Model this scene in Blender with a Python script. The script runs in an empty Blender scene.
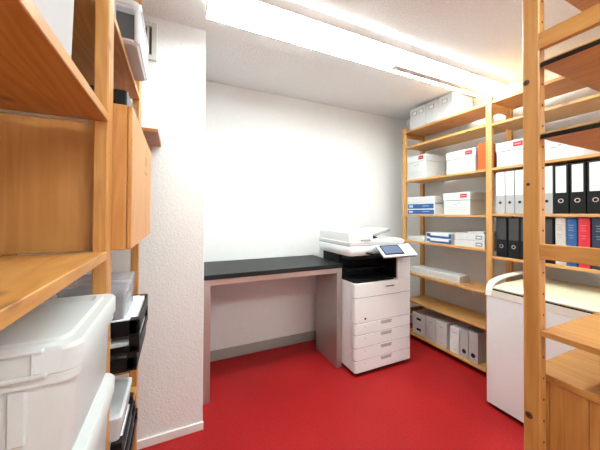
import bpy, bmesh, math, random
from mathutils import Vector, Matrix
random.seed(7)
S = bpy.context.scene
COL = S.collection
W = {}

# ------------------------------------------------------------------ materials
def new_mat(name):
    m = bpy.data.materials.new(name); m.use_nodes = True
    nt = m.node_tree
    return m, nt, nt.nodes['Principled BSDF']

def plain(name, col, rough=0.5, metal=0.0, bump=0.0, bscale=60.0, var=0.0, spec=None, coat=0.0):
    m, nt, b = new_mat(name)
    b.inputs['Base Color'].default_value = (*col, 1)
    b.inputs['Roughness'].default_value = rough
    b.inputs['Metallic'].default_value = metal
    b.inputs['Coat Weight'].default_value = coat
    if spec is not None: b.inputs['Specular IOR Level'].default_value = spec
    tc = nt.nodes.new('ShaderNodeTexCoord')
    nz = nt.nodes.new('ShaderNodeTexNoise'); nz.inputs['Scale'].default_value = bscale; nz.inputs['Detail'].default_value = 4
    nt.links.new(tc.outputs['Object'], nz.inputs['Vector'])
    if bump:
        bp = nt.nodes.new('ShaderNodeBump'); bp.inputs['Strength'].default_value = bump; bp.inputs['Distance'].default_value = 0.01
        nt.links.new(nz.outputs['Fac'], bp.inputs['Height']); nt.links.new(bp.outputs['Normal'], b.inputs['Normal'])
    v = max(var, 0.02)
    mr = nt.nodes.new('ShaderNodeMapRange'); mr.inputs['From Min'].default_value = .3; mr.inputs['From Max'].default_value = .7
    mr.inputs['To Min'].default_value = 1 - v; mr.inputs['To Max'].default_value = 1 + v * .5
    nt.links.new(nz.outputs['Fac'], mr.inputs['Value'])
    mx = nt.nodes.new('ShaderNodeVectorMath'); mx.operation = 'SCALE'; mx.inputs[0].default_value = col
    nt.links.new(mr.outputs['Result'], mx.inputs['Scale']); nt.links.new(mx.outputs['Vector'], b.inputs['Base Color'])
    return m

def pine(name, axis, light, dark, rough=0.42, knots=True):
    m, nt, b = new_mat(name); N = nt.nodes; Lk = nt.links.new
    tc = N.new('ShaderNodeTexCoord'); oi = N.new('ShaderNodeObjectInfo')
    off = N.new('ShaderNodeVectorMath'); off.operation = 'SCALE'; off.inputs[0].default_value = (7.3, 4.1, 9.7)
    Lk(oi.outputs['Random'], off.inputs['Scale'])
    add = N.new('ShaderNodeVectorMath'); add.operation = 'ADD'
    Lk(tc.outputs['Object'], add.inputs[0]); Lk(off.outputs['Vector'], add.inputs[1])
    mp = N.new('ShaderNodeMapping'); sc = [7.0, 7.0, 7.0]; sc['xyz'.index(axis)] = 0.7; mp.inputs['Scale'].default_value = sc
    Lk(add.outputs['Vector'], mp.inputs['Vector'])
    n1 = N.new('ShaderNodeTexNoise'); n1.inputs['Scale'].default_value = 1.3; n1.inputs['Detail'].default_value = 3; n1.inputs['Distortion'].default_value = .6
    Lk(mp.outputs['Vector'], n1.inputs['Vector'])
    mul = N.new('ShaderNodeMath'); mul.operation = 'MULTIPLY'; mul.inputs[1].default_value = 9.0
    Lk(n1.outputs['Fac'], mul.inputs[0])
    fr = N.new('ShaderNodeMath'); fr.operation = 'PINGPONG'; fr.inputs[1].default_value = .5
    Lk(mul.outputs['Value'], fr.inputs[0])
    mp2 = N.new('ShaderNodeMapping'); sc = [90.0] * 3; sc['xyz'.index(axis)] = 2.5; mp2.inputs['Scale'].default_value = sc
    Lk(add.outputs['Vector'], mp2.inputs['Vector'])
    n2 = N.new('ShaderNodeTexNoise'); n2.inputs['Scale'].default_value = 1.0; n2.inputs['Detail'].default_value = 2
    Lk(mp2.outputs['Vector'], n2.inputs['Vector'])
    c = N.new('ShaderNodeMath'); c.operation = 'MULTIPLY_ADD'; c.inputs[1].default_value = .9
    Lk(fr.outputs['Value'], c.inputs[0])
    h = N.new('ShaderNodeMath'); h.operation = 'MULTIPLY'; h.inputs[1].default_value = .55; Lk(n2.outputs['Fac'], h.inputs[0])
    Lk(h.outputs['Value'], c.inputs[2])
    cr = N.new('ShaderNodeValToRGB'); e = cr.color_ramp.elements
    e[0].position = .15; e[0].color = (*light, 1); e[1].position = .85; e[1].color = (*dark, 1)
    Lk(c.outputs['Value'], cr.inputs['Fac'])
    last = cr.outputs['Color']
    if knots:
        mp3 = N.new('ShaderNodeMapping'); sc = [7.5] * 3; sc['xyz'.index(axis)] = 5.0; mp3.inputs['Scale'].default_value = sc
        Lk(add.outputs['Vector'], mp3.inputs['Vector'])
        vo = N.new('ShaderNodeTexVoronoi'); vo.inputs['Scale'].default_value = 1.0; Lk(mp3.outputs['Vector'], vo.inputs['Vector'])
        kr = N.new('ShaderNodeMapRange'); kr.inputs['From Min'].default_value = .05; kr.inputs['From Max'].default_value = .14
        kr.inputs['To Min'].default_value = .85; kr.inputs['To Max'].default_value = 0
        Lk(vo.outputs['Distance'], kr.inputs['Value'])
        mx = N.new('ShaderNodeMix'); mx.data_type = 'RGBA'; mx.inputs[7].default_value = (.12, .035, .01, 1)
        Lk(kr.outputs['Result'], mx.inputs[0]); Lk(last, mx.inputs[6]); last = mx.outputs[2]
    Lk(last, b.inputs['Base Color']); b.inputs['Roughness'].default_value = rough
    bp = N.new('ShaderNodeBump'); bp.inputs['Strength'].default_value = .06; bp.inputs['Distance'].default_value = .002
    Lk(n2.outputs['Fac'], bp.inputs['Height']); Lk(bp.outputs['Normal'], b.inputs['Normal'])
    return m

def brushed(name, col, axis, rough=.3):
    m, nt, b = new_mat(name); N = nt.nodes; Lk = nt.links.new
    tc = N.new('ShaderNodeTexCoord'); mp = N.new('ShaderNodeMapping'); sc = [300.0] * 3; sc['xyz'.index(axis)] = 4; mp.inputs['Scale'].default_value = sc
    Lk(tc.outputs['Object'], mp.inputs['Vector'])
    n = N.new('ShaderNodeTexNoise'); n.inputs['Scale'].default_value = 1; Lk(mp.outputs['Vector'], n.inputs['Vector'])
    mr = N.new('ShaderNodeMapRange'); mr.inputs['To Min'].default_value = rough - .08; mr.inputs['To Max'].default_value = rough + .12
    Lk(n.outputs['Fac'], mr.inputs['Value']); Lk(mr.outputs['Result'], b.inputs['Roughness'])
    b.inputs['Base Color'].default_value = (*col, 1); b.inputs['Metallic'].default_value = .85
    return m

def clear(name, col, trans=.5, rough=.25, alpha=1.0):
    m, nt, b = new_mat(name); N = nt.nodes; Lk = nt.links.new
    b.inputs['Base Color'].default_value = (*col, 1); b.inputs['Roughness'].default_value = rough
    tc = N.new('ShaderNodeTexCoord'); nz = N.new('ShaderNodeTexNoise'); nz.inputs['Scale'].default_value = 9
    Lk(tc.outputs['Object'], nz.inputs['Vector'])
    bp = N.new('ShaderNodeBump'); bp.inputs['Strength'].default_value = .05; bp.inputs['Distance'].default_value = .004
    Lk(nz.outputs['Fac'], bp.inputs['Height']); Lk(bp.outputs['Normal'], b.inputs['Normal'])
    tr = N.new('ShaderNodeBsdfTranslucent'); tr.inputs['Color'].default_value = (*col, 1)
    mx = N.new('ShaderNodeMixShader'); mx.inputs[0].default_value = trans
    Lk(b.outputs['BSDF'], mx.inputs[1]); Lk(tr.outputs['BSDF'], mx.inputs[2])
    last = mx.outputs['Shader']
    if alpha < 1:
        tp = N.new('ShaderNodeBsdfTransparent'); m2 = N.new('ShaderNodeMixShader'); m2.inputs[0].default_value = alpha
        Lk(tp.outputs['BSDF'], m2.inputs[1]); Lk(last, m2.inputs[2]); last = m2.outputs['Shader']
    Lk(last, N['Material Output'].inputs['Surface'])
    return m

def glow(name, col, strength, base=.8):
    m, nt, b = new_mat(name)
    b.inputs['Base Color'].default_value = (base, base, base, 1)
    b.inputs['Emission Color'].default_value = (*col, 1); b.inputs['Emission Strength'].default_value = strength
    return m

def floor_mat():
    m, nt, b = new_mat('red_vinyl'); N = nt.nodes; Lk = nt.links.new
    tc = N.new('ShaderNodeTexCoord')
    n1 = N.new('ShaderNodeTexNoise'); n1.inputs['Scale'].default_value = 70; n1.inputs['Detail'].default_value = 6; n1.inputs['Roughness'].default_value = .7
    n2 = N.new('ShaderNodeTexNoise'); n2.inputs['Scale'].default_value = 3; n2.inputs['Detail'].default_value = 3
    Lk(tc.outputs['Object'], n1.inputs['Vector']); Lk(tc.outputs['Object'], n2.inputs['Vector'])
    ad = N.new('ShaderNodeMath'); ad.operation = 'MULTIPLY_ADD'; ad.inputs[1].default_value = .4
    Lk(n2.outputs['Fac'], ad.inputs[0]); Lk(n1.outputs['Fac'], ad.inputs[2])
    cr = N.new('ShaderNodeValToRGB'); e = cr.color_ramp.elements
    e[0].position = .4; e[0].color = (.26, .006, .008, 1); e[1].position = 1.0; e[1].color = (.43, .017, .017, 1)
    Lk(ad.outputs['Value'], cr.inputs['Fac']); Lk(cr.outputs['Color'], b.inputs['Base Color'])
    b.inputs['Roughness'].default_value = .5
    b.inputs['Specular IOR Level'].default_value = .18
    return m

WALL = plain('white_plaster', (.81, .80, .79), .9, bump=.34, bscale=100, var=.03)
WALLS = plain('smooth_white_wall', (.785, .77, .755), .9, bump=.1, bscale=25, var=.02)
CEIL = plain('ceiling_plaster', (.82, .825, .82), .95, bump=.6, bscale=90, var=.05)
FLOOR = floor_mat()
LT, DK = (.66, .36, .125), (.52, .24, .065)
PX, PY, PZ = (pine('pine_' + a, a, LT, DK) for a in 'xyz')
LT2, DK2 = (.58, .285, .08), (.43, .18, .04)
QX, QY, QZ = (pine('honey_pine_' + a, a, LT2, DK2, knots=(a != 'q')) for a in 'xyz')
QZC = pine('cabinet_pine', 'z', (.58, .27, .075), (.48, .20, .045), knots=False)
KNOT = plain('pine_knot', (.10, .03, .012), .5, var=.3, bscale=200)
HOLE = plain('peg_hole', (.05, .02, .01), .9)
DKEDGE = plain('dark_brown_edge', (.012, .008, .006), .6, spec=.15)
WHITE = plain('white_plastic', (.79, .80, .81), .35)
PRW = plain('printer_white', (.82, .825, .825), .4)
GAP = plain('dark_seam', (.06, .055, .055), .7)
BLACK = plain('black_plastic', (.006, .006, .007), .4, spec=.25)
BLACKM = plain('black_matte', (.007, .007, .008), .6, spec=.25)
GREYP = plain('grey_plastic', (.35, .34, .34), .45)
LAM = plain('charcoal_laminate', (.014, .014, .015), .45, bump=.03, bscale=200, spec=.22)
STEELZ = brushed('brushed_steel_z', (.52, .48, .455), 'z', .38)
STEELX = brushed('brushed_steel_x', (.55, .48, .44), 'x', .38)
SKIRT = plain('grey_skirting', (.33, .30, .275), .6)
SKIRTW = plain('white_skirting', (.80, .78, .75), .5)
CARD = plain('white_card', (.66, .665, .665), .7, var=.03)
CARDG = plain('grey_card', (.50, .48, .475), .7, var=.04)
CARDD = plain('slate_card', (.30, .285, .285), .6, var=.05)
PAPER = plain('paper_white', (.82, .82, .83), .6)
RED = plain('red_label', (.44, .015, .03), .5)
BLUE = plain('blue_wrap', (.015, .10, .32), .4)
ORANGE = plain('orange_card', (.70, .085, .006), .55)
BKBLUE = plain('blue_cloth', (.025, .11, .33), .55)
BKRED = plain('red_cloth', (.68, .03, .05), .5)
BKNAVY = plain('navy_cloth', (.02, .035, .075), .55)
BKPALE = plain('pale_cloth', (.66, .62, .58), .6)
BINDG = plain('light_grey_binder', (.42, .42, .425), .5, var=.04)
INK = plain('grey_ink', (.16, .15, .15), .6)
FAINT = plain('faint_grey_ink', (.30, .30, .30), .7)
RING = plain('chrome_ring', (.75, .75, .75), .25, metal=.9)
CREAM = plain('cream_plastic', (.74, .665, .46), .35)
IVORY = plain('ivory_plastic', (.80, .77, .69), .35)
ENAM = plain('white_enamel', (.83, .855, .87), .3)
TRANSL = clear('frosted_plastic', (.84, .86, .86), .35, .25)
TRANSLW = clear('milky_plastic', (.86, .86, .88), .4, .25)
CLEARP = clear('clear_plastic', (.66, .66, .73), .3, .12, .36)
GREYIN = plain('grey_contents', (.085, .085, .09), .6)
METAL = plain('zinc_metal', (.6, .6, .6), .35, metal=.8)
VENTG = plain('vent_grey', (.62, .60, .57), .6)
DARKV = plain('vent_dark', (.10, .095, .09), .8)
SCREEN = glow('touch_screen', (.37, .55, 1.0), .24, .02)
LAMP = glow('lamp_diffuser', (.86, 1.0, 1.0), 20.5)
LAMPUP = glow('lamp_uplight', (.92, 1.0, 1.0), 14)
LAMPFILL = glow('fill_lamp_diffuser', (.88, 1.0, .99), 21)  # emission for the added fill lamps behind the camera
LAMPUPFILL = glow('fill_lamp_uplight', (.88, 1.0, .99), 30)  # upward glow of the same added lamps, brightens the ceiling
LAMPB = plain('lamp_housing', (.82, .81, .80), .45)

# ------------------------------------------------------------------ mesh helpers
class MB:
    def __init__(s): s.v = []; s.f = []; s.m = []; s.cur = 0
    def mat(s, i): s.cur = i; return s
    def take(s, bm):
        n = len(s.v); bm.verts.index_update()
        s.v += [v.co.copy() for v in bm.verts]
        for f in bm.faces: s.f.append([n + v.index for v in f.verts]); s.m.append(s.cur)
        bm.free(); return s
    def box(s, x0, x1, y0, y1, z0, z1, bev=.0015, M=None, seg=1):
        bm = bmesh.new(); bmesh.ops.create_cube(bm, size=1)
        for v in bm.verts:
            v.co = Vector(((x0 + x1) / 2 + v.co.x * (x1 - x0), (y0 + y1) / 2 + v.co.y * (y1 - y0), (z0 + z1) / 2 + v.co.z * (z1 - z0)))
        b = min(bev, .3 * min(abs(x1 - x0), abs(y1 - y0), abs(z1 - z0)))
        if b > 1e-5: bmesh.ops.bevel(bm, geom=list(bm.edges), offset=b, segments=seg, affect='EDGES', profile=.5)
        if M: bmesh.ops.transform(bm, matrix=M, verts=bm.verts)
        bmesh.ops.recalc_face_normals(bm, faces=bm.faces)
        return s.take(bm)
    def loft(s, loops, seg=4, cap0=True, cap1=True):
        """loops of rounded rectangles: (z, x0, x1, y0, y1, r)"""
        bm = bmesh.new(); rings = []
        for (z, x0, x1, y0, y1, r) in loops:
            ring = []
            for (cx, cy, a0) in ((x1 - r, y1 - r, 0), (x0 + r, y1 - r, 90), (x0 + r, y0 + r, 180), (x1 - r, y0 + r, 270)):
                for k in range(seg + 1):
                    a = math.radians(a0 + 90 * k / seg); ring.append(bm.verts.new((cx + r * math.cos(a), cy + r * math.sin(a), z)))
            rings.append(ring)
        n = len(rings[0])
        for a, b in zip(rings, rings[1:]):
            for i in range(n): bm.faces.new((a[i], a[(i + 1) % n], b[(i + 1) % n], b[i]))
        if cap0: bm.faces.new(rings[0][::-1])
        if cap1: bm.faces.new(rings[-1])
        return s.take(bm)
    def prism(s, poly, axis, a, b, bev=.001):
        """polygon in the two other axes (in x,y,z order), extruded along axis from a to b"""
        bm = bmesh.new(); i = 'xyz'.index(axis); o = [k for k in range(3) if k != i]
        def mk(p, t):
            c = [0, 0, 0]; c[o[0]], c[o[1]] = p; c[i] = t; return bm.verts.new(c)
        A = [mk(p, a) for p in poly]; B = [mk(p, b) for p in poly]; n = len(poly)
        bm.faces.new(A); bm.faces.new(B[::-1])
        for k in range(n): bm.faces.new((A[k], B[k], B[(k + 1) % n], A[(k + 1) % n]))
        bmesh.ops.recalc_face_normals(bm, faces=bm.faces)
        if bev: bmesh.ops.bevel(bm, geom=list(bm.edges), offset=bev, segments=1, affect='EDGES')
        return s.take(bm)
    def disc(s, c, axis, r, t, r_in=0, seg=16):
        """a disc or ring about an axis, thickness t"""
        bm = bmesh.new(); i = 'xyz'.index(axis); o = [k for k in range(3) if k != i]
        def ring(rr, d):
            out = []
            for k in range(seg):
                a = 2 * math.pi * k / seg; p = [0, 0, 0]; p[i] = c[i] + d; p[o[0]] = c[o[0]] + rr * math.cos(a); p[o[1]] = c[o[1]] + rr * math.sin(a); out.append(bm.verts.new(p))
            return out
        A, B = ring(r, -t / 2), ring(r, t / 2)
        quads = [(A, B)]
        if r_in > 0:
            C, D = ring(r_in, -t / 2), ring(r_in, t / 2); quads += [(B, D), (D, C), (C, A)]
        else:
            bm.faces.new(A); bm.faces.new(B[::-1])
        for P, Q in quads:
            for k in range(seg): bm.faces.new((P[k], Q[k], Q[(k + 1) % seg], P[(k + 1) % seg]))
        bmesh.ops.recalc_face_normals(bm, faces=bm.faces)
        return s.take(bm)
    def tube(s, pts, r, seg=8):
        bm = bmesh.new(); rings = []
        pts = [Vector(p) for p in pts]
        for i, p in enumerate(pts):
            t = (pts[min(i + 1, len(pts) - 1)] - pts[max(i - 1, 0)]).normalized()
            u = t.cross(Vector((0, 0, 1)));
            if u.length < 1e-3: u = t.cross(Vector((0, 1, 0)))
            u.normalize(); w = t.cross(u)
            rings.append([bm.verts.new(p + r * (math.cos(2 * math.pi * k / seg) * u + math.sin(2 * math.pi * k / seg) * w)) for k in range(seg)])
        for a, b in zip(rings, rings[1:]):
            for k in range(seg): bm.faces.new((a[k], a[(k + 1) % seg], b[(k + 1) % seg], b[k]))
        bm.faces.new(rings[0][::-1]); bm.faces.new(rings[-1])
        bmesh.ops.recalc_face_normals(bm, faces=bm.faces)
        return s.take(bm)
    def build(s, name, mats, parent=None, smooth=False, **props):
        if not isinstance(mats, (list, tuple)): mats = [mats]
        if parent is None:
            xs = [v.x for v in s.v]; ys = [v.y for v in s.v]; zs = [v.z for v in s.v]
            o = Vector(((min(xs) + max(xs)) / 2, (min(ys) + max(ys)) / 2, min(zs))); base = Vector((0, 0, 0))
        else:
            base = W[parent.name]
            xs = [v.x for v in s.v]; ys = [v.y for v in s.v]; zs = [v.z for v in s.v]
            o = Vector(((min(xs) + max(xs)) / 2, (min(ys) + max(ys)) / 2, (min(zs) + max(zs)) / 2))
        me = bpy.data.meshes.new(name); me.from_pydata([v - o for v in s.v], [], s.f)
        for m in mats: me.materials.append(m)
        me.polygons.foreach_set('material_index', s.m)
        if smooth:
            me.polygons.foreach_set('use_smooth', [True] * len(me.polygons))
            me.set_sharp_from_angle(angle=math.radians(35))
        me.update()
        ob = bpy.data.objects.new(name, me); COL.objects.link(ob)
        W[ob.name] = o
        if parent is not None: ob.parent = parent
        ob.location = o - base
        for k, v in props.items(): ob[k] = v
        return ob

def thing(name, loc, label, cat, group=None):
    o = bpy.data.objects.new(name, None); COL.objects.link(o); o.location = loc; o.empty_display_size = .05
    W[o.name] = Vector(loc); o['label'] = label; o['category'] = cat
    if group: o['group'] = group
    return o
def tag(o, label, cat, group=None):
    o['label'] = label; o['category'] = cat
    if group: o['group'] = group
    return o
def B(x0, x1, y0, y1, z0, z1, bev=.0015, **k): return MB().box(x0, x1, y0, y1, z0, z1, bev, **k)
def struct(name, mb, mat): return mb.build(name, mat, kind='structure')

# ------------------------------------------------------------------ room
XL, XR, YB, YF = -.68, 2.63, 2.54, -1.7
struct('floor', B(XL - .1, XR + .1, YF - .1, YB + .1, -.1, 0, 0), FLOOR)
zc = lambda y: 2.455 if y <= 1.77 else 2.455 + (y - 1.77) / .77 * .05
struct('ceiling', MB().prism([(YF - .1, 2.455), (1.77, 2.455), (YB + .1, zc(YB + .1)), (YB + .1, 2.7), (YF - .1, 2.7)], 'x', XL - .1, XR + .1, 0), CEIL)
struct('wall_back', B(.162, XR + .1, YB, YB + .1, 0, 2.52, 0), WALLS)
struct('wall_right', B(XR, XR + .1, YF, YB, 0, 2.52, 0), WALLS)
struct('wall_left', B(XL - .1, XL, YF, 1.77, 0, 2.46, 0), WALLS)
struct('wall_front', B(XL - .1, XR + .1, YF - .1, YF, 0, 2.46, 0), WALLS)
struct('wall_pillar', B(XL - .1, .162, 1.77, YB + .1, 0, 2.52, .003), WALL)
struct('baseboard_pillar', B(XL, .166, 1.757, 1.77, 0, .047, .002), SKIRTW)
struct('baseboard_back', B(.162, XR, YB - .012, YB, 0, .092, .002), SKIRT)
struct('baseboard_right', B(XR - .012, XR, YF, YB - .012, 0, .092, .002), SKIRT)

# ------------------------------------------------------------------ ceiling lamps
def luminaire(x0, x1, y0, y1, label, slot, z0=2.38, down=None, up=None):
    t = thing('ceiling_lamp', ((x0 + x1) / 2, (y0 + y1) / 2, z0), label, 'lamp', 'linear ceiling lamps')
    z1 = z0 + .06; down = down or LAMP; up = up or LAMPUP
    m = MB(); w = .018
    m.box(x0, x1, y0, y0 + w, z0, z1, .002); m.box(x0, x1, y1 - w, y1, z0, z1, .002)
    m.box(x0, x0 + w, y0 + w, y1 - w, z0, z1, .002); m.box(x1 - w, x1, y0 + w, y1 - w, z0, z1, .002)
    m.box(x0 + w, x1 - w, y0 + w, y1 - w, z0 + .012, z1 - .006, 0)
    m.build('housing', LAMPB, t)
    if slot:
        B(x0 + .003, x1 - .003, y0 + .003, y1 - .088, z0 - .004, z0 + .004, .002).build('diffuser', down, t)
        B(x0 + .003, x1 - .003, y1 - .036, y1 - .003, z0 - .004, z0 + .004, .002).build('diffuser', down, t)
    else:
        B(x0 + .003, x1 - .003, y0 + .003, y1 - .003, z0 - .004, z0 + .004, .002).build('diffuser', down, t)
    B(x0 + .03, x1 - .03, y0 + .03, y1 - .03, z1 - .006, z1 - .002, 0).build('uplight', up, t)
    if slot:
        g = MB().box(x0 + .003, x1 - .003, y1 - .087, y1 - .037, z0 - .001, z0 + .008, .001)
        g.mat(1).box(x0 + .003, x1 - .003, y1 - .0875, y1 - .078, z0 - .006, z0 - .001, .001).box(x0 + .003, x1 - .003, y1 - .044, y1 - .0365, z0 - .006, z0 - .001, .001)
        g.build('louvre', [LAMPB, GREYP], t)
    for xx in (x0 + .25, x1 - .25): MB().box(xx - .02, xx + .02, (y0 + y1) / 2 - .02, (y0 + y1) / 2 + .02, z1 - .006, 2.455, .001).build('bracket', LAMPB, t)
    return t
luminaire(.14, 1.408, 1.308, 1.543, 'long white ceiling lamp with plain glowing underside, left of its neighbour', False)
luminaire(1.413, 2.50, 1.308, 1.543, 'white ceiling lamp with a narrow louvred slot, ending above the right wall shelves', True)

luminaire(.147, 1.408, -.72, -.485, 'white ceiling lamp added unseen behind the camera as fill light, on the left', False, 2.30, LAMPFILL, LAMPUPFILL)  # added fill lamp out of view, brightens camera-facing surfaces
luminaire(1.413, 2.60, -.72, -.485, 'white ceiling lamp added unseen behind the camera as fill light, on the right', False, 2.30, LAMPFILL, LAMPUPFILL)  # second added fill lamp, also out of view
# ------------------------------------------------------------------ shelving
def frame(t, xs, y0, y1, ztop, rungs, Zm, Xm, dx=.032, holes=None, knots=()):
    """a ladder side frame: two posts and rungs between them; holes = list of (side, z0, z1)"""
    for i, x in enumerate(xs):
        m = MB().box(x, x + dx, y0, y1, 0, ztop, .003)
        if holes:
            m.mat(1)
            for yy in holes:
                z = .12
                while z < ztop - .05:
                    m.disc((x + dx * .55, yy, z), 'y', .0032, .0016, seg=8); z += .032 * 2
        if i == 0:
            m.mat(2)
            for ky, kz, kr in knots:
                m.disc((x + .0002, ky, kz), 'x', kr, .0012, seg=12)
                m.mat(1); m.disc((x, ky + kr * .2, kz), 'x', kr * .5, .002, seg=10); m.mat(2)
        m.build('post', [Zm, HOLE, KNOT], t)
    for z in rungs:
        ym = (y0 + y1) / 2
        B(xs[0] + dx, xs[1], ym - .012, ym + .012, z - .03, z + .03, .002).build('rung', Xm, t)
def shelf(t, x0, x1, y0, y1, ztop, th, mat, edge=None):
    s = B(x0, x1, y0, y1, ztop - th, ztop, .0015).build('shelf', mat, t)
    if edge: B(x0 - .004, x0, y0, y1, ztop - th - .001, ztop - .006, .0008).build('edge_strip', edge, s)
    return s

# right wall shelving, two bays
t = thing('shelving_unit', (2.43, 1.33, 0), 'tall pine shelving along the right wall, filled with boxes and binders', 'shelf')
FX = 2.28
frames = [(2.213, 2.258), (1.322, 1.367), (.465, .509)]
for k, (a, b) in enumerate(frames):
    frame(t, (FX, 2.55), a, b, 2.262, (2.19, .25), PZ, PX, holes=[a if k == 2 else a - .0003])
T = .02
S1 = [2.225, 2.054, 1.69, 1.318, 1.04, .695, .408, .066]
for z in S1: shelf(t, FX, 2.58, 1.369, 2.211, z, T, PY)
S2 = [2.225, 2.045, 1.69, 1.328, .992]
for z in S2: shelf(t, FX, 2.58, 0.511, 1.320, z, T, PY)

# shelving in the right foreground
t = thing('shelving_unit', (1.25, .04, 0), 'pine shelving in the right foreground with drilled post and front rails', 'shelf')
frame(t, (1.0, 1.56), .443, .487, 2.42, (2.35,), QZ, QX, dx=.034, holes=[.4428], knots=((.474, 2.02, .0095), (.476, 1.735, .009), (.472, 1.415, .005), (.472, .70, .0105)))
frame(t, (1.0, 1.56), -.40, -.356, 2.42, (2.35,), QZ, QX, dx=.034)
for z, e in ((2.04, DKEDGE), (1.786, DKEDGE), (1.568, DKEDGE), (.974, None)): shelf(t, 1.0 + (.004 if e else 0), 1.594, -.354, .441, z, .018, QY, e)
for z0, z1 in ((1.822, 1.873), (1.187, 1.233)): B(.999, 1.017, -.354, .443, z0, z1, .002).build('rail', QY, t)
c = thing('low_cabinet', (1.28, .04, 0), 'low planked pine cabinet on the floor under the right foreground shelves', 'cabinet')
m = MB()
y = -.352
while y < .47:
    m.box(1.04, 1.058, y, min(y + .087, .485), .02, .812, .002); y += .088
m.build('front_panel', QZ, c)
m = MB().box(1.058, 1.5, .468, .485, .02, .812, .001).box(1.058, 1.5, -.352, -.335, .02, .812, .001).box(1.48, 1.5, -.335, .468, .02, .812, .001)
m.build('carcass', QZ, c)
B(1.0365, 1.502, -.354, .487, .812, .833, .002).build('top', QY, c)
B(1.08, 1.49, -.34, .43, 0, .02, .001).build('plinth', DKEDGE, c)

# left shelving, two bays
t = thing('shelving_unit', (-.41, .9, 0), 'pine shelving in the left foreground holding translucent boxes and black trays', 'shelf')
LX = -.1655
for a, b in ((.867, .931), (1.545, 1.60), (-.055, .0)):
    frame(t, (-.66, LX - .032), a, b, 2.43, (2.36, .565, .2), QZ, QX)
for z in (1.583, 1.218, .70, .1): shelf(t, -.66, LX + .002, .002, .865, z, .022, QY)
for z in (.785, .475, .1): shelf(t, -.66, LX - (.09 if z > .7 else 0), .932, 1.543, z, .022, QY)
MB().prism([(-.66, .932), (-.62, .932), (-.62, .868), (-.205, .868), (-.205, .932), (LX, .932), (LX, 1.543), (-.66, 1.543)], 'z', 1.876, 1.898, .0015).build('shelf', QY, t)
B(-.60, LX - .04, .858, .8655, 1.552, 1.559, .001).build('shelf_clip', METAL, t)
# wall cabinet hung in the left shelving
c = thing('wall_cabinet', (-.39, 1.24, 1.195), 'honey pine cabinet with flat doors hung in the left shelving, black box on top', 'cabinet')
m = MB().box(-.62, -.131, .932, .95, 1.212, 1.636).box(-.62, -.131, 1.524, 1.542, 1.212, 1.636).box(-.62, -.131, .95, 1.524, 1.212, 1.23).box(-.62, -.131, .95, 1.524, 1.618, 1.636).box(-.62, -.61, .95, 1.524, 1.23, 1.618)
m.build('carcass', QZC, c)
for y0, y1 in ((.932, 1.345), (1.348, 1.60)):
    d = B(-.1295, -.118, y0, y1, 1.213, 1.635, .002).build('door', QZC, c)
    yk = 1.325 if y0 < 1 else 1.37
    MB().disc((-.1172, yk, 1.49), 'x', .006, .002).box(-.1185, -.1165, yk - .0012, yk + .0012, 1.52, 1.56, .0004).build('lock', GREYP, d)

# wooden ledge on the pillar wall
m = MB().prism([(1.45, 1.703), (1.765, 1.703), (1.77, 1.735), (1.46, 1.722)], 'x', -.5, -.079, .002)
tag(m.build('wall_ledge', pine('redder_pine', 'x', (.42, .15, .04), (.33, .10, .025))), 'reddish wooden ledge jutting from the pillar wall behind the wall cabinet', 'ledge')

# air vent
v = thing('air_vent', (-.2, 1.765, 2.19), 'pale grey framed air vent high on the pillar wall', 'vent')
m = MB(); x0, x1, z0, z1 = -.33, -.105, 2.195, 2.41; w = .028
m.box(x0, x0 + w, 1.752, 1.77, z0, z1, .002).box(x1 - w, x1, 1.752, 1.77, z0, z1, .002).box(x0 + w, x1 - w, 1.752, 1.77, z0, z0 + w, .002).box(x0 + w, x1 - w, 1.752, 1.77, z1 - w, z1, .002)
m.build('frame', VENTG, v)
m = MB().box(x0 + w, x1 - w, 1.766, 1.7695, z0 + w, z1 - w, 0); m.build('backing', DARKV, v)
m = MB(); x = x0 + w + .005
while x < x1 - w - .01: m.box(x, x + .011, 1.757, 1.766, z0 + w, z1 - w, .001); x += .02
m.build('grille', VENTG, v)

# ------------------------------------------------------------------ counter
c = thing('work_counter', (.75, 2.26, 0), 'charcoal topped counter on brushed steel panel legs against the back wall', 'table')
B(.165, 1.315, 1.983, 2.538, .853, .888, .0015).build('tabletop', LAM, c)
for x0, x1 in ((.171, .228), (1.262, 1.313)):
    B(x0, x1, 1.986, 2.36, 0, .853, .0015).build('leg', STEELZ, c)
B(.228, 1.262, 1.988, 2.01, .812, .853, .001).build('apron', STEELX, c)
B(.228, 1.262, 2.34, 2.36, .812, .853, .001).build('apron', STEELX, c)

# ------------------------------------------------------------------ printer
p = thing('photocopier', (1.62, 2.08, 0), 'white office photocopier with paper drawers and tilted touch screen beside the counter', 'photocopier')
X0, X1, Y0, Y1 = 1.318, 1.925, 1.80, 2.42
MB().loft([(0.0, X0 + .03, X1 - .03, Y0 + .03, Y1 - .02, .02), (.035, X0 + .015, X1 - .015, Y0 + .015, Y1 - .01, .03)]).build('plinth', BLACKM, p, True)
MB().loft([(.03, X0 + .006, X1 - .006, Y0 + .022, Y1, .02), (.75, X0 + .006, X1 - .006, Y0 + .022, Y1, .02)]).build('body', PRW, p, True)
def front(name, z0, z1):
    r = .022
    return MB().loft([(z0 + .0022, X0 + .002, X1 - .002, Y0 + .002, Y0 + .08, r), (z0 + .004, X0, X1, Y0, Y0 + .08, r), (z1 - .004, X0, X1, Y0, Y0 + .08, r), (z1 - .0022, X0 + .002, X1 - .002, Y0 + .002, Y0 + .08, r)]).build(name, PRW, p, True)
B(X0 + .004, X1 - .004, Y0 + .006, Y0 + .06, .04, .745, .01).build('seam_backing', GAP, p)
zz = [.032, .13, .23, .335, .43]
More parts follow.
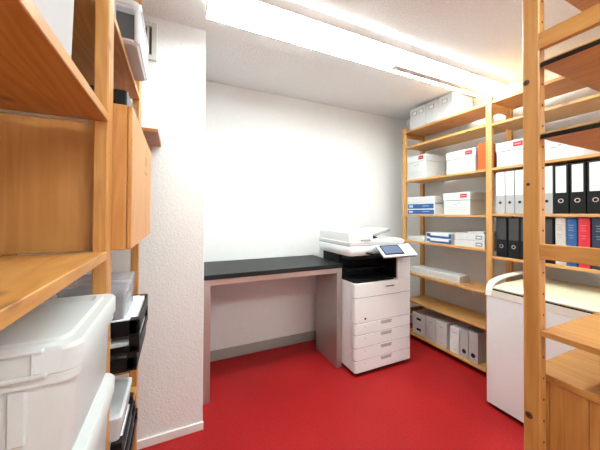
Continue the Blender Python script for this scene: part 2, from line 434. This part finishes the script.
for i in range(4):
    d = front('paper_drawer', zz[i], zz[i + 1])
    zt = zz[i + 1]
    m = MB().prism([(X0 + .27, zt - .036), (X0 + .375, zt - .036), (X0 + .385, zt - .006), (X0 + .26, zt - .006)], 'y', Y0 - .0015, Y0 + .02, .002)
    m.build('grip', plain('grip_grey', (.42, .39, .375), .5), d)
    MB().disc((X0 + .1, Y0 - .0005, zt - .03), 'y', .004, .002, seg=10).build('indicator', FAINT, d)
fc = front('front_cover', .43, .635)
MB().disc((X0 + .1, Y0 - .0005, .463), 'y', .009, .003).build('button', BLACK, fc)
tc_ = front('upper_cover', .635, .752)
B(X0 + .315, X0 + .41, Y0 - .0012, Y0 + .002, .70, .711, 0).build('badge', INK, tc_)
# output bay: floor, back, left strip, right column
MB().loft([(.752, X0 + .012, 1.757, Y0 + .02, Y1 - .02, .03), (.762, X0 + .012, 1.757, Y0 + .02, Y1 - .02, .03)]).build('output_tray', BLACKM, p, True)
B(X0 + .004, 1.757, 2.05, Y1 - .09, .762, .972, .004).build('output_bay', BLACKM, p)
m = MB().box(X0 + .03, 1.75, 1.93, 2.05, .835, .85, .003).box(X0 + .03, 1.75, 1.90, 2.05, .93, .972, .004)
m.build('output_guide', BLACK, p)
B(X0 + .01, X0 + .05, 2.34, Y1, .752, .972, .004).build('rear_strip', PRW, p)
MB().loft([(.752, 1.769, X1, Y0 + .004, 2.2, .012), (.965, 1.769, X1, Y0 + .004, 2.2, .012)]).build('side_column', PRW, p, True)
B(1.752, 1.768, Y0 + .012, 2.2, .764, .968, .003).build('inner_panel', BLACK, p)
# scanner and document feeder
sc0, sc1, sy0, sy1 = 1.28, 1.90, 1.835, 2.36
s_ = MB().loft([(.972, sc0 + .012, sc1 - .01, sy0 + .012, sy1, .03), (1.0, sc0, sc1, sy0, sy1, .03), (1.045, sc0, sc1, sy0, sy1, .03), (1.052, sc0 + .004, sc1 - .004, sy0 + .004, sy1, .03)]).build('scanner_bed', PRW, p, True)
B(sc0 + .01, sc1 - .01, sy0 + .01, sy1 - .01, 1.052, 1.06, 0).build('seam_backing', GAP, p)
m = MB().loft([(1.058, sc0 + .004, sc1 - .01, sy0 + .004, sy1, .025), (1.085, sc0, sc1, sy0, sy1, .03), (1.092, sc0 + .006, sc1 - .006, sy0 + .006, sy1, .03)])
lid = m.build('scanner_lid', PRW, p, True)
m = MB().loft([(1.090, sc0 + .004, 1.535, sy0 + .002, sy1 - .02, .02), (1.165, sc0 + .002, 1.535, sy0, sy1 - .02, .022), (1.178, sc0 + .02, 1.515, sy0 + .02, sy1 - .035, .02)])
fd = m.build('document_feeder', PRW, p, True)
B(1.40, 1.50, sy0 - .004, sy0 + .01, 1.094, 1.108, .003).build('feeder_latch', GREYP, fd)
B(1.535, 1.86, sy0 + .02, sy1 - .03, 1.09, 1.104, .004).build('exit_tray', PRW, fd)
Mt = Matrix.Translation((1.535, 0, 1.115)) @ Matrix.Rotation(math.radians(-15), 4, 'Y')
MB().box(0, .24, 1.89, 2.25, -.008, .014, .003, M=Mt).build('feed_tray', CARDD, fd)
MB().box(.01, .228, 1.9, 2.245, .0141, .018, .001, M=Mt).build('tray_pad', CARDG, fd)
MB().prism([(1.515, 1.10), (1.60, 1.112), (1.60, 1.12), (1.515, 1.145)], 'y', 1.87, 1.9, .001).build('feed_roller_cover', BLACK, fd)
# control panel, tilted towards the user
u = math.atan2(.085, .105)
Mp = Matrix.Translation((1.70, 1.695, .972)) @ Matrix.Rotation(u, 4, 'X')
cp = MB().box(-.175, .19, 0, .135, -.012, .006, .004, M=Mp).build('control_panel', WHITE, p)
MB().box(-.172, .187, .0, .132, -.02, -.0121, .003, M=Mp).build('panel_back', BLACK, cp)
MB().box(-.155, .055, .018, .125, .0062, .0085, .001, M=Mp).build('screen_bezel', BLACK, cp)
MB().box(-.142, .042, .031, .112, .0086, .0096, 0, M=Mp).build('screen', SCREEN, cp)
m = MB().box(1.45, 1.56, 1.74, 1.84, .985, 1.002, .004).box(1.62, 1.76, 1.76, 1.86, .955, .985, .004)
m.build('panel_arm', BLACK, p)

# ------------------------------------------------------------------ freezer
f = thing('chest_freezer', (2.2, .85, 0), 'white chest freezer with a cream lid under the right wall shelves', 'freezer')
fx0, fx1, fy0, fy1 = 1.975, 2.545, .515, 1.184
B(fx0 + .03, fx1 - .02, fy0 + .03, fy1 - .03, 0, .03, .002).build('plinth', BLACKM, f)
MB().loft([(.028, fx0, fx1, fy0, fy1, .012), (.758, fx0, fx1, fy0, fy1, .012)]).build('body', ENAM, f, True)
MB().loft([(.760, fx0 - .002, fx1, fy0, fy1, .014), (.803, fx0 - .002, fx1, fy0, fy1, .014)]).build('rim', IVORY, f, True)
B(fx0 + .006, fx1 - .01, fy0 + .01, fy1 - .01, .802, .811, 0).build('gasket', BLACKM, f)
prof = [(fx0 + .008, .811), (fx0, .816), (fx0 + .002, .826), (fx0 + .03, .836), (fx0 + .12, .842), (fx1 - .02, .85), (fx1, .84), (fx1, .811)]
MB().prism(prof, 'y', fy0, fy1 - .045, .003).build('lid', CREAM, f, True)
outer = [(1.967, .758), (1.973, .80), (1.985, .830), (2.015, .856), (2.06, .868), (2.12, .878), (2.2, .886), (2.4, .893), (2.545, .895)]
inner = [(2.545, .882), (2.4, .88), (2.2, .873), (2.12, .865), (2.06, .855), (2.022, .844), (1.998, .822), (1.987, .798), (1.982, .758)]
MB().prism(outer + inner, 'y', fy1 - .04, fy1 + .004, .004).build('end_cap', IVORY, f, True)

# ------------------------------------------------------------------ archive boxes etc on right wall shelving
def archive_box(y0, y1, z0, z1, label, x0=2.30, x1=2.60):
    z0 += .0005
    t = thing('archive_box', ((x0 + x1) / 2, (y0 + y1) / 2, z0), label, 'box', 'lidded white archive boxes')
    B(x0 + .006, x1 - .006, y0 + .005, y1 - .005, z0, z1 - .01, .002).build('body', CARD, t)
    ld = B(x0, x1, y0, y1, z1 - .07, z1, .003).build('lid', CARD, t)
    w = y1 - y0
    lb = B(x0 - .0012, x0, y0 + .028, y0 + .028 + .062, z1 - .05, z1 - .014, 0).build('brand_label', RED, ld)
    B(x0 - .0018, x0 - .0012, y0 + .04, y0 + .08, z1 - .035, z1 - .029, 0).build('lettering', plain('label_pink', (.75, .35, .35), .5), lb)
    m = MB(); cy = (y0 + y1) / 2; zb = z1 - .095
    m.box(x0 + .0048, x0 + .006, cy - .03, cy - .015, zb - .004, zb + .004, 0)
    m.box(x0 + .0048, x0 + .006, cy - .005, cy + .025, zb - .013, zb - .008, 0)
    for k in range(4): m.box(x0 + .0048, x0 + .006, y0 + .04, y1 - .04, z0 + .03 + k * .016, z0 + .0312 + k * .016, 0)
    m.build('printed_lines', FAINT, t)
archive_box(1.963, 2.207, 1.69, 1.94, 'white archive box at the far left end of the third wall shelf')
archive_box(1.462, 1.738, 1.69, 1.89, 'white archive box standing just left of the orange folder')
archive_box(1.508, 1.768, 1.318, 1.518, 'white archive box beside the blue wrapped paper on the fourth shelf')
archive_box(1.09, 1.303, 1.69, 1.88, 'white archive box above the light grey binders, right of the middle post')
archive_box(.79, 1.078, 1.69, 1.88, 'white archive box above the black binders, seen under the foreground shelf')
o = thing('folder', (2.44, 1.42, 1.6905), 'orange folder standing beside the middle post of the wall shelving', 'folder')
B(2.296, 2.30, 1.376, 1.438, 1.6905, 1.912, .001).build('spine', ORANGE, o)
m = MB().box(2.30, 2.44, 1.376, 1.38, 1.6905, 1.912, .001).box(2.30, 2.44, 1.434, 1.438, 1.6905, 1.912, .001); m.build('cover', ORANGE, o)
B(2.302, 2.435, 1.381, 1.433, 1.694, 1.905, .001).build('papers', PAPER, o)

def label_file(y0, y1, z0, z1, nlab, label):
    t = thing('magazine_file', (2.44, (y0 + y1) / 2, z0), label, 'file box', 'white file boxes on the top shelf')
    B(2.302, 2.59, y0, y1, z0 + .0005, z1, .002).build('body', CARD, t)
    for k in range(nlab):
        yc = y0 + (y1 - y0) * (.55 if nlab == 1 else (.27, .68)[k]); zc_ = z1 - .055
        m = MB().box(2.2995, 2.302, yc - .028, yc - .022, zc_ - .022, zc_ + .022, 0).box(2.2995, 2.302, yc + .022, yc + .028, zc_ - .022, zc_ + .022, 0).box(2.2995, 2.302, yc - .022, yc + .022, zc_ + .016, zc_ + .022, 0).box(2.2995, 2.302, yc - .022, yc + .022, zc_ - .022, zc_ - .018, 0)
        h = m.build('label_holder', FAINT, t)
        B(2.3005, 2.302, yc - .022, yc + .022, zc_ - .018, zc_ + .016, 0).build('label_card', PAPER, h)
label_file(1.968, 2.168, 2.225, 2.445, 2, 'white file box with two label frames at the far end of the top shelf')
label_file(1.82, 1.963, 2.225, 2.445, 1, 'white file box with one label frame, middle of three on the top shelf')
label_file(1.672, 1.815, 2.225, 2.445, 1, 'white file box on the top shelf nearest the ceiling lamp, its plain side showing')

def ream(y0, y1, z0, z1, x0, x1, kind, label, group='paper packs on the wall shelves'):
    t = thing('paper_pack', ((x0 + x1) / 2, (y0 + y1) / 2, z0), label, 'paper', group)
    z0 += .0005; z1 -= .0005
    b = B(x0, x1, y0, y1, z0, z1, .003).build('wrapper', {'blue': PAPER, 'bluewhite': PAPER}.get(kind, CARD), t)
    if kind == 'blue':
        B(x0 - .001, x0 + .03, y0 + .004, y1 - .002, z0 + .004, z1 - .006, 0).build('blue_band', BLUE, b)
        m = MB().box(x0 - .0016, x0 - .001, y1 - .07, y1 - .02, z0 + .018, z1 - .018, 0).box(x0 - .0016, x0 - .001, y0 + .06, y0 + .14, z0 + .028, z0 + .033, 0)
        m.build('printed_marks', plain('pale_blue', (.45, .62, .82), .5), b)
    if kind == 'bluewhite':
        m = MB().box(x0 - .001, x0 + .01, y0 + .02, y1 - .04, z0 + .004, z0 + (z1 - z0) * .45, 0).box(x0 - .001, x0 + .01, y1 - .05, y1 - .01, z0 + .012, z1 - .008, 0).box(x0 - .001, x0 + .01, y0 + .0, y0 + .02, z0 + .004, z1 - .004, 0)
        m.build('blue_print', BLUE, b)
    if kind == 'carton':
        m = MB().box(x0 - .001, x0 + .002, y0 + .02, y0 + .075, z0 + .012, z1 - .012, 0)
        l2 = m.build('grey_label', CARDD, b)
        B(x0 - .0016, x0 - .001, y0 + .03, y0 + .065, z0 + .024, z1 - .024, 0).build('label_print', PAPER, l2)
ream(1.865, 2.20, 1.318, 1.374, 2.305, 2.52, 'blue', 'blue wrapped paper pack at the bottom of its stack on the fourth shelf')
ream(1.868, 2.197, 1.374, 1.434, 2.303, 2.52, 'blue', 'blue wrapped paper pack directly under the white pack on the fourth shelf')
ream(1.86, 2.195, 1.434, 1.502, 2.303, 2.52, 'white', 'white paper pack lying on top of two blue packs')
ream(1.978, 2.20, 1.04, 1.088, 2.303, 2.52, 'white', 'flat white paper pack at the far end of the fifth shelf')
ream(1.690, 1.962, 1.04, 1.088, 2.303, 2.52, 'bluewhite', 'blue and white paper pack, lower of two on the fifth shelf')
ream(1.692, 1.960, 1.088, 1.142, 2.303, 2.52, 'bluewhite', 'blue and white paper pack, upper of two on the fifth shelf')
ream(1.388, 1.657, 1.04, 1.098, 2.303, 2.52, 'carton', 'flat white carton with grey label, lying on the fifth shelf board by the middle post')
ream(1.388, 1.655, 1.098, 1.156, 2.303, 2.52, 'carton', 'flat white carton with grey label, second from the fifth shelf board')
ream(1.40, 1.535, 1.156, 1.176, 2.31, 2.5, 'white', 'thin small white packet on top of the two labelled cartons')
o = thing('flat_box', (2.39, 1.89, .695), 'long flat white box lying alone on the shelf behind the photocopier', 'box')
B(2.325, 2.46, 1.62, 2.165, .6955, .748, .002).build('tray', CARD, o)
B(2.322, 2.463, 1.617, 2.168, .725, .762, .002).build('lid', CARD, o)

# bottom shelf
d = thing('drawer_box', (2.44, 2.06, .066), 'small white two drawer desk box at the far end of the bottom shelf', 'drawer box')
m = MB().box(2.315, 2.56, 1.972, 1.978, .0665, .285, .001).box(2.315, 2.56, 2.138, 2.144, .0665, .285, .001).box(2.315, 2.56, 1.978, 2.138, .279, .285, .001).box(2.315, 2.56, 1.978, 2.138, .0665, .0725, .001).box(2.315, 2.56, 1.978, 2.138, .173, .179, .001).box(2.554, 2.56, 1.978, 2.138, .0725, .279, 0)
m.build('body', CARD, d)
for z0, z1 in ((.075, .171), (.181, .277)):
    dr = B(2.31, 2.54, 1.98, 2.136, z0, z1, .002).build('drawer', CARD, d)
    B(2.3088, 2.311, 2.03, 2.085, z0 + .035, z0 + .058, 0).build('finger_slot', BLACKM, dr)
def file_box(y0, y1, z1, mat, label, hole, slope=0.0, x0=2.302):
    t = thing('magazine_file', (2.43, (y0 + y1) / 2, .066), label, 'file box', 'file boxes on the bottom shelf')
    MB().prism([(x0, .0665), (2.55, .0665), (2.55, z1 - slope), (x0 + .05, z1), (x0, z1)], 'y', y0, y1, .0015).build('body', mat, t)
    if hole:
        h = MB().disc((x0 - .0003, (y0 + y1) / 2, .125), 'x', .019, .003).build('finger_hole', BLACKM, t)
    else:
        m = MB(); yc = (y0 + y1) / 2
        m.box(x0 - .0008, x0, yc - .025, yc + .02, z1 - .05, z1 - .045, 0).box(x0 - .0008, x0, yc - .02, yc + .01, .1, .103, 0)
        m.build('printed_lines', FAINT, t)
file_box(1.852, 1.964, .296, CARD, 'off white file box right beside the small drawer box', False, .01)
file_box(1.732, 1.846, .298, CARD, 'off white file box in the middle of the bottom shelf row', False, .01)
file_box(1.612, 1.70, .300, PAPER, 'bright white file box left of the two grey ones', False, .0)
file_box(1.53, 1.60, .305, CARDG, 'grey file box with a finger hole, between white and grey neighbours', True)
file_box(1.446, 1.524, .318, CARDG, 'grey file box with a finger hole, nearest the chest freezer', True)

# binders
def binder(y0, y1, z0, z1, style, label, group):
    x0, x1 = 2.30, 2.58
    t = thing('lever_binder', ((x0 + x1) / 2, (y0 + y1) / 2, z0), label, 'binder', group)
    z0 += .0005
    cov = BINDG if style == 'grey' else BLACKM
    m = MB().box(x0, x0 + .004, y0, y1, z0, z1, .001); sp = m.build('spine', cov, t)
    m = MB().box(x0 + .004, x1, y0, y0 + .003, z0, z1, .001).box(x0 + .004, x1, y1 - .003, y1, z0, z1, .001); m.build('cover', cov, t)
    B(x0 + .012, x1 - .01, y0 + .004, y1 - .004, z0 + .003, z1 - .01, .001).build('papers', PAPER, t)
    yc = (y0 + y1) / 2; zr = z0 + .085
    MB().disc((x0 - .001, yc, zr), 'x', .0145, .003, .0095).build('finger_ring', RING if style != 'grey' else GREYP, sp)
    MB().disc((x0 - .0006, yc, zr), 'x', .0095, .002).build('ring_hole', BLACKM, sp)
    if style == 'black':
        lb = B(x0 - .001, x0, y0 + .011, y1 - .011, z0 + .138, z1 - .01, 0).build('spine_label', PAPER, sp)
        m = MB()
        for k in range(5): m.box(x0 - .0014, x0 - .001, y0 + .018, y1 - .018, z0 + .17 + k * .026, z0 + .1715 + k * .026, 0)
        m.build('label_lines', FAINT, lb)
    if style == 'grey':
        B(x0 - .001, x0, y0 + .002, y1 - .002, z0 + .14, z1 - .003, 0).build('spine_label', PAPER, sp)
    if style == 'dark':
        B(x0 - .001, x0, y0 + .006, y1 - .006, z0 + .135, z1 - .008, 0).build('spine_label', plain('graphite_label', (.045, .045, .05), .35), sp)
zA, zB = 1.328, 1.652
G1, G2 = 'binders on the fourth shelf', 'binders on the fifth shelf'
for y0, y1, n in ((1.237, 1.301, 'first one right of the middle post'), (1.173, 1.234, 'second from the middle post'), (1.106, 1.169, 'third from the middle post')):
    binder(y0, y1, zA, zB, 'grey', 'light grey lever binder, ' + n, G1)
binder(.946, 1.01, zA, zB, 'grey', 'light grey lever binder immediately left of the white labelled black ones', G1)
binder(.866, .941, zA, zB, 'black', 'black lever binder with white label, next to a light grey one', G1)
binder(.785, .860, zA, zB, 'black', 'black lever binder with white label, between two others like it', G1)
binder(.704, .779, zA, zB, 'black', 'black lever binder with white label, cut by the right edge of the photo', G1)
zA, zB = .992, 1.30
binder(1.224, 1.30, zA, zB, 'dark', 'all black lever binder beside the middle post, above the freezer', G2)
binder(1.140, 1.216, zA, zB, 'dark', 'all black lever binder, second from the middle post above the freezer', G2)
binder(1.062, 1.136, zA, zB, 'dark', 'all black lever binder mostly hidden behind the foreground post', G2)
binder(.944, 1.01, zA, zB, 'dark', 'all black lever binder standing left of the pale book', G2)
def book(y0, y1, mat, label, band):
    x0, x1, z0, z1 = 2.302, 2.54, .9925, 1.302
    t = thing('book', ((x0 + x1) / 2, (y0 + y1) / 2, z0), label, 'book', 'thick bound books on the fifth shelf')
    n = 6; poly = [(x0 + .008 - .008 * math.sin(math.pi * k / n), y0 + (y1 - y0) * k / n) for k in range(n + 1)] + [(x0 + .012, y1), (x0 + .012, y0)]
    sp = MB().prism(poly, 'z', z0, z1, 0).build('spine', mat, t, True)
    m = MB().box(x0 + .012, x1, y0, y0 + .003, z0, z1, .001).box(x0 + .012, x1, y1 - .003, y1, z0, z1, .001); m.build('cover', mat, t)
    B(x0 + .013, x1 - .005, y0 + .003, y1 - .003, z0 + .004, z1 - .004, .001).build('pages', PAPER, t)
    m = MB(); yc = (y0 + y1) / 2
    for k, w in ((0, .013), (1, .009), (2, .013), (4, .012), (5, .008)): m.box(x0 - .0012, x0 + .001, yc - w, yc + w, z1 - .05 - k * .016, z1 - .045 - k * .016, 0)
    m.build('spine_lettering', band, sp)
LET = plain('pale_lettering', (.20, .26, .36), .5)
book(.884, .937, BKPALE, 'thick pale grey bound book left of the blue one', plain('beige_lettering', (.45, .42, .39), .6))
book(.829, .880, BKBLUE, 'thick blue bound book between pale and red books', LET)
book(.770, .823, BKRED, 'thick bright red bound book', plain('pink_lettering', (.78, .18, .2), .5))
book(.698, .762, BKNAVY, 'thick dark navy bound book right of the red one', LET)

# ------------------------------------------------------------------ storage boxes on the left
def storage_box(x0, x1, y0, y1, z0, z1, mat, label, lid_h=.046, ridge=True):
    t = thing('storage_box', ((x0 + x1) / 2, (y0 + y1) / 2, z0), label, 'box', 'translucent storage boxes')
    z0 += .0005; r = .026; tp = .004
    zl = z1 - lid_h
    m = MB().loft([(z0, x0 + tp + .018, x1 - tp - .018, y0 + tp + .018, y1 - tp - .018, .022), (z0 + .012, x0 + tp + .012, x1 - tp - .012, y0 + tp + .012, y1 - tp - .012, r), (zl - .022, x0 + .012, x1 - .012, y0 + .012, y1 - .012, r), (zl - .018, x0 + .004, x1 - .004, y0 + .004, y1 - .004, r), (zl, x0 + .004, x1 - .004, y0 + .004, y1 - .004, r)], 6, True, False)
    b = m.build('tub', mat, t, True)
    for k in (.2, .5, .8):
        xx = x0 + (x1 - x0) * k
        MB().box(xx - .012, xx + .012, y0 + .0085, y0 + .02, z0 + .05, zl - .024, .003).build('rib', mat, b)
    L = [(zl - .002, x0 + .002, x1 - .002, y0 + .002, y1 - .002, r), (zl, x0, x1, y0, y1, r), (z1 - .012, x0, x1, y0, y1, r), (z1 - .006, x0 + .004, x1 - .004, y0 + .004, y1 - .004, r),
         (z1 - .006, x0 + .02, x1 - .02, y0 + .02, y1 - .02, .028), (z1, x0 + .024, x1 - .024, y0 + .024, y1 - .024, .026), (z1, x0 + .034, x1 - .034, y0 + .034, y1 - .034, .022), (z1 - .008, x0 + .04, x1 - .04, y0 + .04, y1 - .04, .02)]
    ld = MB().loft(L, 6, False, True).build('lid', mat, t, True)
    m = MB(); n = 4
    for k in range(n + 1):
        xx = x0 + .04 + (x1 - x0 - .1) * k / n
        m.box(xx, xx + .004, y0 - .004, y0 + .006, zl, z1 - .008, .001)
    m.box(x0 + .04, x1 - .045, y0 - .005, y0 + .006, z1 - .012, z1 - .006, .002)
    m.box(x0 + .03, x1 - .04, y0 - .006, y0 + .006, zl - .004, zl + .004, .002)
    m.build('lid_handle', mat, ld)
    return t
storage_box(-.54, -.139, .55, .863, .908, 1.114, TRANSL, 'translucent storage box in the left foreground, upper of the stacked pair')
storage_box(-.54, -.139, .55, .863, .7005, .9075, TRANSL, 'translucent storage box in the left foreground, lower of the stacked pair')
storage_box(-.50, -.155, .30, .645, 1.583, 1.86, TRANSLW, 'white translucent storage box on the upper left foreground shelf, cut by the top edge')
# open fronted bin over the far bay
t = thing('storage_bin', (-.28, 1.25, 1.898), 'milky plastic storage bin with a grey window, overhanging the shelf beside the air vent', 'box')
x0, x1, y0, y1, z0, z1 = -.44, -.118, 1.07, 1.385, 1.8985, 2.05
m = MB().loft([(z0, x0 + .014, x1 - .010, y0 + .014, y1 - .014, .02), (z0 + .006, x0 + .008, x1 - .005, y0 + .006, y1 - .008, .024), (z0 + .013, x0 + .008, x1 - .004, y0 + .006, y1 - .008, .024)], 6, True, True)
m.build('base', TRANSLW, t, True)
m = MB().box(x1 - .008, x1, y0 + .016, y1 - .02, z0 + .008, z1 - .02, .003).box(x0, x0 + .008, y0 + .012, y1 - .02, z0 + .008, z1 - .02, .003).box(x0, x1, y1 - .02, y1 - .012, z0 + .008, z1 - .02, .003)
m.box(x1 - .016, x1 - .002, y0 + .004, y0 + .018, z0 + .006, z1 - .02, .005).box(x0, x0 + .03, y0 + .004, y0 + .014, z0 + .006, z1 - .02, .004)
m.box(x0 + .03, x1 - .014, y0 + .004, y0 + .014, z1 - .036, z1 - .02, .003).box(-.196, -.187, y0 + .002, y0 + .012, z0 + .008, z1 - .03, .002)
m.build('wall', TRANSLW, t)
MB().loft([(z1 - .024, x0 - .004, x1 + .004, y0, y1, .03), (z1 - .006, x0 - .004, x1 + .004, y0, y1, .03), (z1, x0 + .006, x1 - .006, y0 + .01, y1 - .01, .03)], 6).build('lid', TRANSLW, t, True)
B(x0 + .02, x1 - .014, y0 + .022, y1 - .04, z0 + .0135, z1 - .04, .004).build('contents', GREYIN, t)

# black box and sleeve on the wall cabinet
t = thing('document_box', (-.34, 1.1, 1.636), 'flat black box lying on top of the left wall cabinet', 'box')
B(-.56, -.137, .955, 1.25, 1.6365, 1.688, .003).build('body', BLACKM, t)
B(-.1368, -.1335, .96, 1.245, 1.638, 1.684, .001).build('clear_front', CLEARP, t)
t = tag(B(-.30, -.136, 1.27, 1.40, 1.6365, 1.69, .003).build('cassette', BLACK), 'small black box behind the flat one on the wall cabinet', 'box')

# letter trays
def tray(x0, x1, y0, y1, z0, h, label, paper, grp, fr=.5):
    t = thing('letter_tray', ((x0 + x1) / 2, (y0 + y1) / 2, z0), label, 'tray', grp)
    z0 += .0005
    B(x0, x1, y0, y1, z0, z0 + .006, .002).build('base', BLACK, t)
    m = MB().box(x1 - .006, x1, y0, y1, z0 + .006, z0 + h * fr, .002).box(x0, x0 + .006, y0, y1, z0 + .006, z0 + h, .002).box(x0 + .006, x1 - .006, y1 - .006, y1, z0 + .006, z0 + h, .002).box(x0 + .006, x1 - .006, y0, y0 + .006, z0 + .006, z0 + h * fr, .002)
    m.box(x1 - .03, x1, y0, y0 + .03, z0 + .006, z0 + h - .001, .002).box(x1 - .03, x1, y1 - .03, y1, z0 + .006, z0 + h - .001, .002).box(x0, x0 + .03, y0, y0 + .03, z0 + .006, z0 + h - .001, .002)
    m.build('side_wall', BLACK, t)
    if paper: B(x0 + .012, x1 - .01, y0 + .01, y1 - .012, z0 + .0062, z0 + h * paper, .001).build('paper_stack', PAPER, t)
    return t
trs = [('lowest of the three by the pillar', .785, .058, .3), ('middle of the three by the pillar', .843, .060, .62), ('topmost of the three, heaped with white paper', .903, .055, 1.35)]
for k, (n, z, h, pp) in enumerate(trs):
    dx = (-.004, .003, .002)[k]
    tray(-.40 + dx, -.112 + dx, 1.075, 1.395 + dx, z, h, 'black letter tray ' + n, pp if k < 2 else .98, 'black letter trays', (.8, .45, .95)[k])
# clear plastic boxes on the top tray
def clear_box(x0, x1, y0, y1, z0, z1, label):
    t = thing('clear_case', ((x0 + x1) / 2, (y0 + y1) / 2, z0), label, 'box', 'clear plastic cases')
    z0 += .0005
    m = MB().loft([(z0, x0 + .004, x1 - .004, y0 + .004, y1 - .004, .01), (z1 - .016, x0 + .002, x1 - .002, y0 + .002, y1 - .002, .012)], 4, True, False); m.build('tub', CLEARP, t, True)
    MB().loft([(z1 - .018, x0, x1, y0, y1, .012), (z1 - .003, x0, x1, y0, y1, .012), (z1, x0 + .004, x1 - .004, y0 + .004, y1 - .004, .01)], 4, False, True).build('lid', CLEARP, t, True)
    B(x0 + .012, x1 - .012, y0 + .012, y1 - .012, z0 + .003, z1 - .03, .002).build('sheets', GREYP, t)
clear_box(-.335, -.150, 1.085, 1.30, .958, 1.028, 'clear plastic case resting on the topmost black tray')
clear_box(-.338, -.146, 1.08, 1.30, 1.028, 1.082, 'clear plastic case on top of the other clear case')
t = thing('document_box', (-.32, 1.0, .785), 'black lidded box close behind the left foreground post, beside the stacked trays', 'box')
B(-.45, -.198, .948, 1.062, .7855, 1.018, .003).build('body', BLACKM, t)
B(-.453, -.195, .945, 1.066, 1.0195, 1.045, .003).build('lid', BLACK, t)

# lower stack in the far left bay
for k, (z, h, n) in enumerate(((.475, .05, 'lowest of the low stack beside the white skirting'), (.525, .05, 'middle of the low stack beside the white skirting'), (.575, .052, 'top of the low stack, under the white lidded case'))):
    tray(-.42, -.133 - .004 * k, .975, 1.23 + .03 * (2 - k), z, h, 'black letter tray, ' + n, .5, 'low black letter trays')
t = thing('document_case', (-.28, 1.1, .6275), 'white lidded plastic case on the low stack of black trays', 'box')
MB().loft([(.6278, -.40, -.150, .985, 1.20, .012), (.685, -.402, -.146, .98, 1.205, .014)], 4).build('tub', TRANSLW, t, True)
MB().loft([(.685, -.406, -.143, .977, 1.208, .014), (.698, -.406, -.143, .977, 1.208, .014), (.702, -.398, -.151, .985, 1.20, .012), (.697, -.38, -.17, 1.0, 1.185, .01)], 4).build('lid', TRANSLW, t, True)

# ------------------------------------------------------------------ camera
yaw, pit, rol = (math.radians(a) for a in (24.64474111, .57734599, .28465174))
f_ = Vector((math.sin(yaw) * math.cos(pit), math.cos(yaw) * math.cos(pit), math.sin(pit)))
r_ = Vector((math.cos(yaw), -math.sin(yaw), 0)); u_ = r_.cross(f_)
r2 = math.cos(rol) * r_ + math.sin(rol) * u_; u2 = -math.sin(rol) * r_ + math.cos(rol) * u_
cd = bpy.data.cameras.new('camera'); cam = bpy.data.objects.new('camera', cd); COL.objects.link(cam)
Mx = Matrix((r2, u2, -f_)).transposed().to_4x4(); Mx.translation = (0, 0, 1.32); cam.matrix_world = Mx
cd.sensor_fit = 'HORIZONTAL'; cd.sensor_width = 36; cd.lens = 36 * 271.166 / 600; cd.shift_y = -14.03 / 600; cd.clip_start = .02
S.camera = cam
# ------------------------------------------------------------------ world and view
w = bpy.data.worlds.new('world'); S.world = w; w.use_nodes = True
w.node_tree.nodes['Background'].inputs['Color'].default_value = (.8, .85, .9, 1); w.node_tree.nodes['Background'].inputs['Strength'].default_value = .05
vs = S.view_settings; vs.view_transform = 'Standard'; vs.look = 'None'; vs.gamma = 1; vs.use_curve_mapping = False
vs.exposure = 0.84
